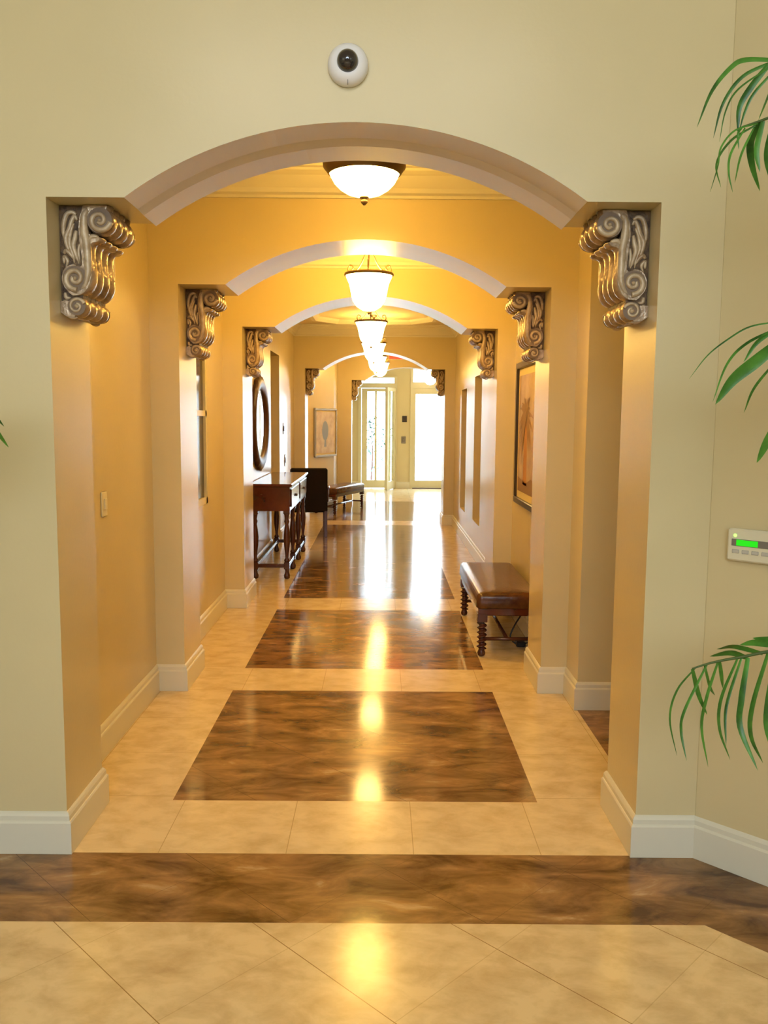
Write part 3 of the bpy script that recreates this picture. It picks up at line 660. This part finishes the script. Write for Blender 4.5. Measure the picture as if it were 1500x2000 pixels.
for i,(a,zz) in enumerate(((-.5,1.9),(-1.3,1.7),(-2.2,2.1))):
    d=Vector((cos(a),sin(a),0)); rr=[PO+Vector((0,0,1.0)),PO+d*.15+Vector((0,0,1.6)),PO+d*.35+Vector((0,0,zz)),PO+d*.6+Vector((0,0,zz-.1))]
    m,P=frond([],[tuple(p) for p in rr],pl,PO); pinnate(m,P,.28,20+i,.4); m.build('frond',[M['leaf'],M['leafstem']],pl)
tag(pl,'tall potted palm with long drooping green fronds before the keypad wall','potted palm')
PO=Vector((-1.75,2.15,0)); pl=empty('potted_palm',PO)
m=MB(); m.lathe([(.13,.001),(.16,.02),(.20,.30),(.215,.34),(.215,.36),(.19,.36),(.185,.33)],n=32,cap=False); m.add([(.13*cos(2*pi*i/32),.13*sin(2*pi*i/32),.001) for i in range(32)],[tuple(range(32))]); m.build('pot',M['pot'],pl)
m=MB(); m.lathe([(.001,.32),(.188,.32)],n=24,cap=False); m.build('soil',M['soil'],pl)
m=MB(); m.tube(cr([(0,0,.3),(.01,.01,.6),(0,0,.9)],5),.022,8); m.build('trunk',M['leafstem'],pl)
m,P=frond(['L'],[tuple(PO+Vector((0,0,.85))),(-1.66,2.2,1.3),(-1.45,2.25,1.62),(-1.25,2.28,1.68),(-1.08,2.3,1.63)],pl,PO); pinnate(m,P[:-8],.12,9,.5); m.build('frond',[M['leaf'],M['leafstem']],pl)
for i,(a,zz) in enumerate(((1.9,1.6),(3.4,1.7),(4.6,1.5))):
    d=Vector((cos(a),sin(a),0)); rr=[PO+Vector((0,0,.85)),PO+d*.12+Vector((0,0,1.3)),PO+d*.3+Vector((0,0,zz)),PO+d*.5+Vector((0,0,zz-.1))]
    m,P=frond([],[tuple(p) for p in rr],pl,PO); pinnate(m,P,.22,30+i,.4); m.build('frond',[M['leaf'],M['leafstem']],pl)
tag(pl,'potted palm with only two leaf tips showing opposite the keypad side','potted palm')

# ------------------------------------------------------------------ outside the doors
m=MB(); m.box(-12,12,19.65,45,-.1,-.02); struct(m.build('ground_outside',M['pave']))
def shrub(loc,h,label,seed):
    rnd=random.Random(seed); r=empty('shrub',loc); m=MB(); m.tube([(0,0,-.02),(.03,0,h*.4),(0,.02,h*.9)],[.03,.02,.008],6); m.build('stem',M['woodleg'],r); m=MB()
    for k in range(240):
        a=rnd.uniform(0,2*pi); z=rnd.uniform(.15,1)*h; rad=.28*(1-abs(z/h-.5))*rnd.uniform(.3,1.1); c=Vector((cos(a)*rad,sin(a)*rad,z)); d=Vector((cos(a),sin(a),rnd.uniform(-.3,.8))).normalized()*.14; s_=d.cross(Vector((0,0,1))).normalized()*.035
        m.add([c,c+d*.5+s_,c+d,c+d*.5-s_],[(0,1,2,3)])
    m.build('leaves',M['bush'],r); return tag(r,label,'shrub','shrubs outside the glass doors')
shrub((-.25,21.6,0),1.7,'slender dark shrub outside, behind the glass of the open door',1)
shrub((.12,22.9,0),1.35,'lower shrub outside, close to the open door leaf',2)

# ------------------------------------------------------------------ light
w=bpy.data.worlds.new('sky'); S.world=w; w.use_nodes=True; bg=w.node_tree.nodes['Background']; bg.inputs[0].default_value=(.72,.86,1,1); bg.inputs[1].default_value=WORLD
def area(name,loc,rot,sx,sy,col,p,portal=False):
    l=bpy.data.lights.new(name,'AREA'); l.shape='RECTANGLE'; l.size=sx; l.size_y=sy; l.color=col; l.energy=p
    if portal: l.cycles.is_portal=True
    o=bpy.data.objects.new(name,l); COL.objects.link(o); o.location=loc; o.rotation_euler=rot; return o
area('daylight_portal',(.4,19.9,1.4),(-pi/2,0,0),2.6,2.9,(1,1,1),1,True)
area('daylight_portal_rear',(-.3,-5.2,2.1),(pi/2,0,0),5.4,3.1,(1,1,1),1,True)
area('lobby_ceiling_light',(-.2,-.6,4.1),(0,0,0),2.6,1.4,(1,.97,.86),LOBBY)
def point(name,loc,p,col=(1,.56,.08),r=.05):
    l=bpy.data.lights.new(name,'POINT'); l.energy=p; l.color=col; l.shadow_soft_size=r
    o=bpy.data.objects.new(name,l); COL.objects.link(o); o.location=loc
for i,(x,y,z) in enumerate(((-.085,3.95,2.72),(-.095,6.1,2.6),(-.115,9,2.6),(-.11,11.5,2.6),(-.085,13.9,2.6),(-.03,15.4,2.6))): point('lamp_bulb',(x,y,z),UP*(1 if y<7 else .35))

# ------------------------------------------------------------------ camera
cd=bpy.data.cameras.new('camera'); cam=bpy.data.objects.new('camera',cd); COL.objects.link(cam); S.camera=cam
pitch,yaw,roll=-.10983,.003889,.008
fw=Vector((sin(yaw)*cos(pitch),cos(yaw)*cos(pitch),sin(pitch))); rt=Vector((cos(yaw),-sin(yaw),0)); up=rt.cross(fw)
r2=rt*cos(roll)+up*sin(roll); u2=-rt*sin(roll)+up*cos(roll)
cam.matrix_world=Matrix(((r2.x,u2.x,-fw.x,0),(r2.y,u2.y,-fw.y,0),(r2.z,u2.z,-fw.z,1.6),(0,0,0,1)))
cd.sensor_fit='VERTICAL'; cd.sensor_height=36; cd.lens=36*1650/2000; cd.clip_end=200; cd.clip_start=.05
S.view_settings.view_transform='Standard'; S.view_settings.look='None'; S.view_settings.gamma=1; S.view_settings.exposure=EXPO
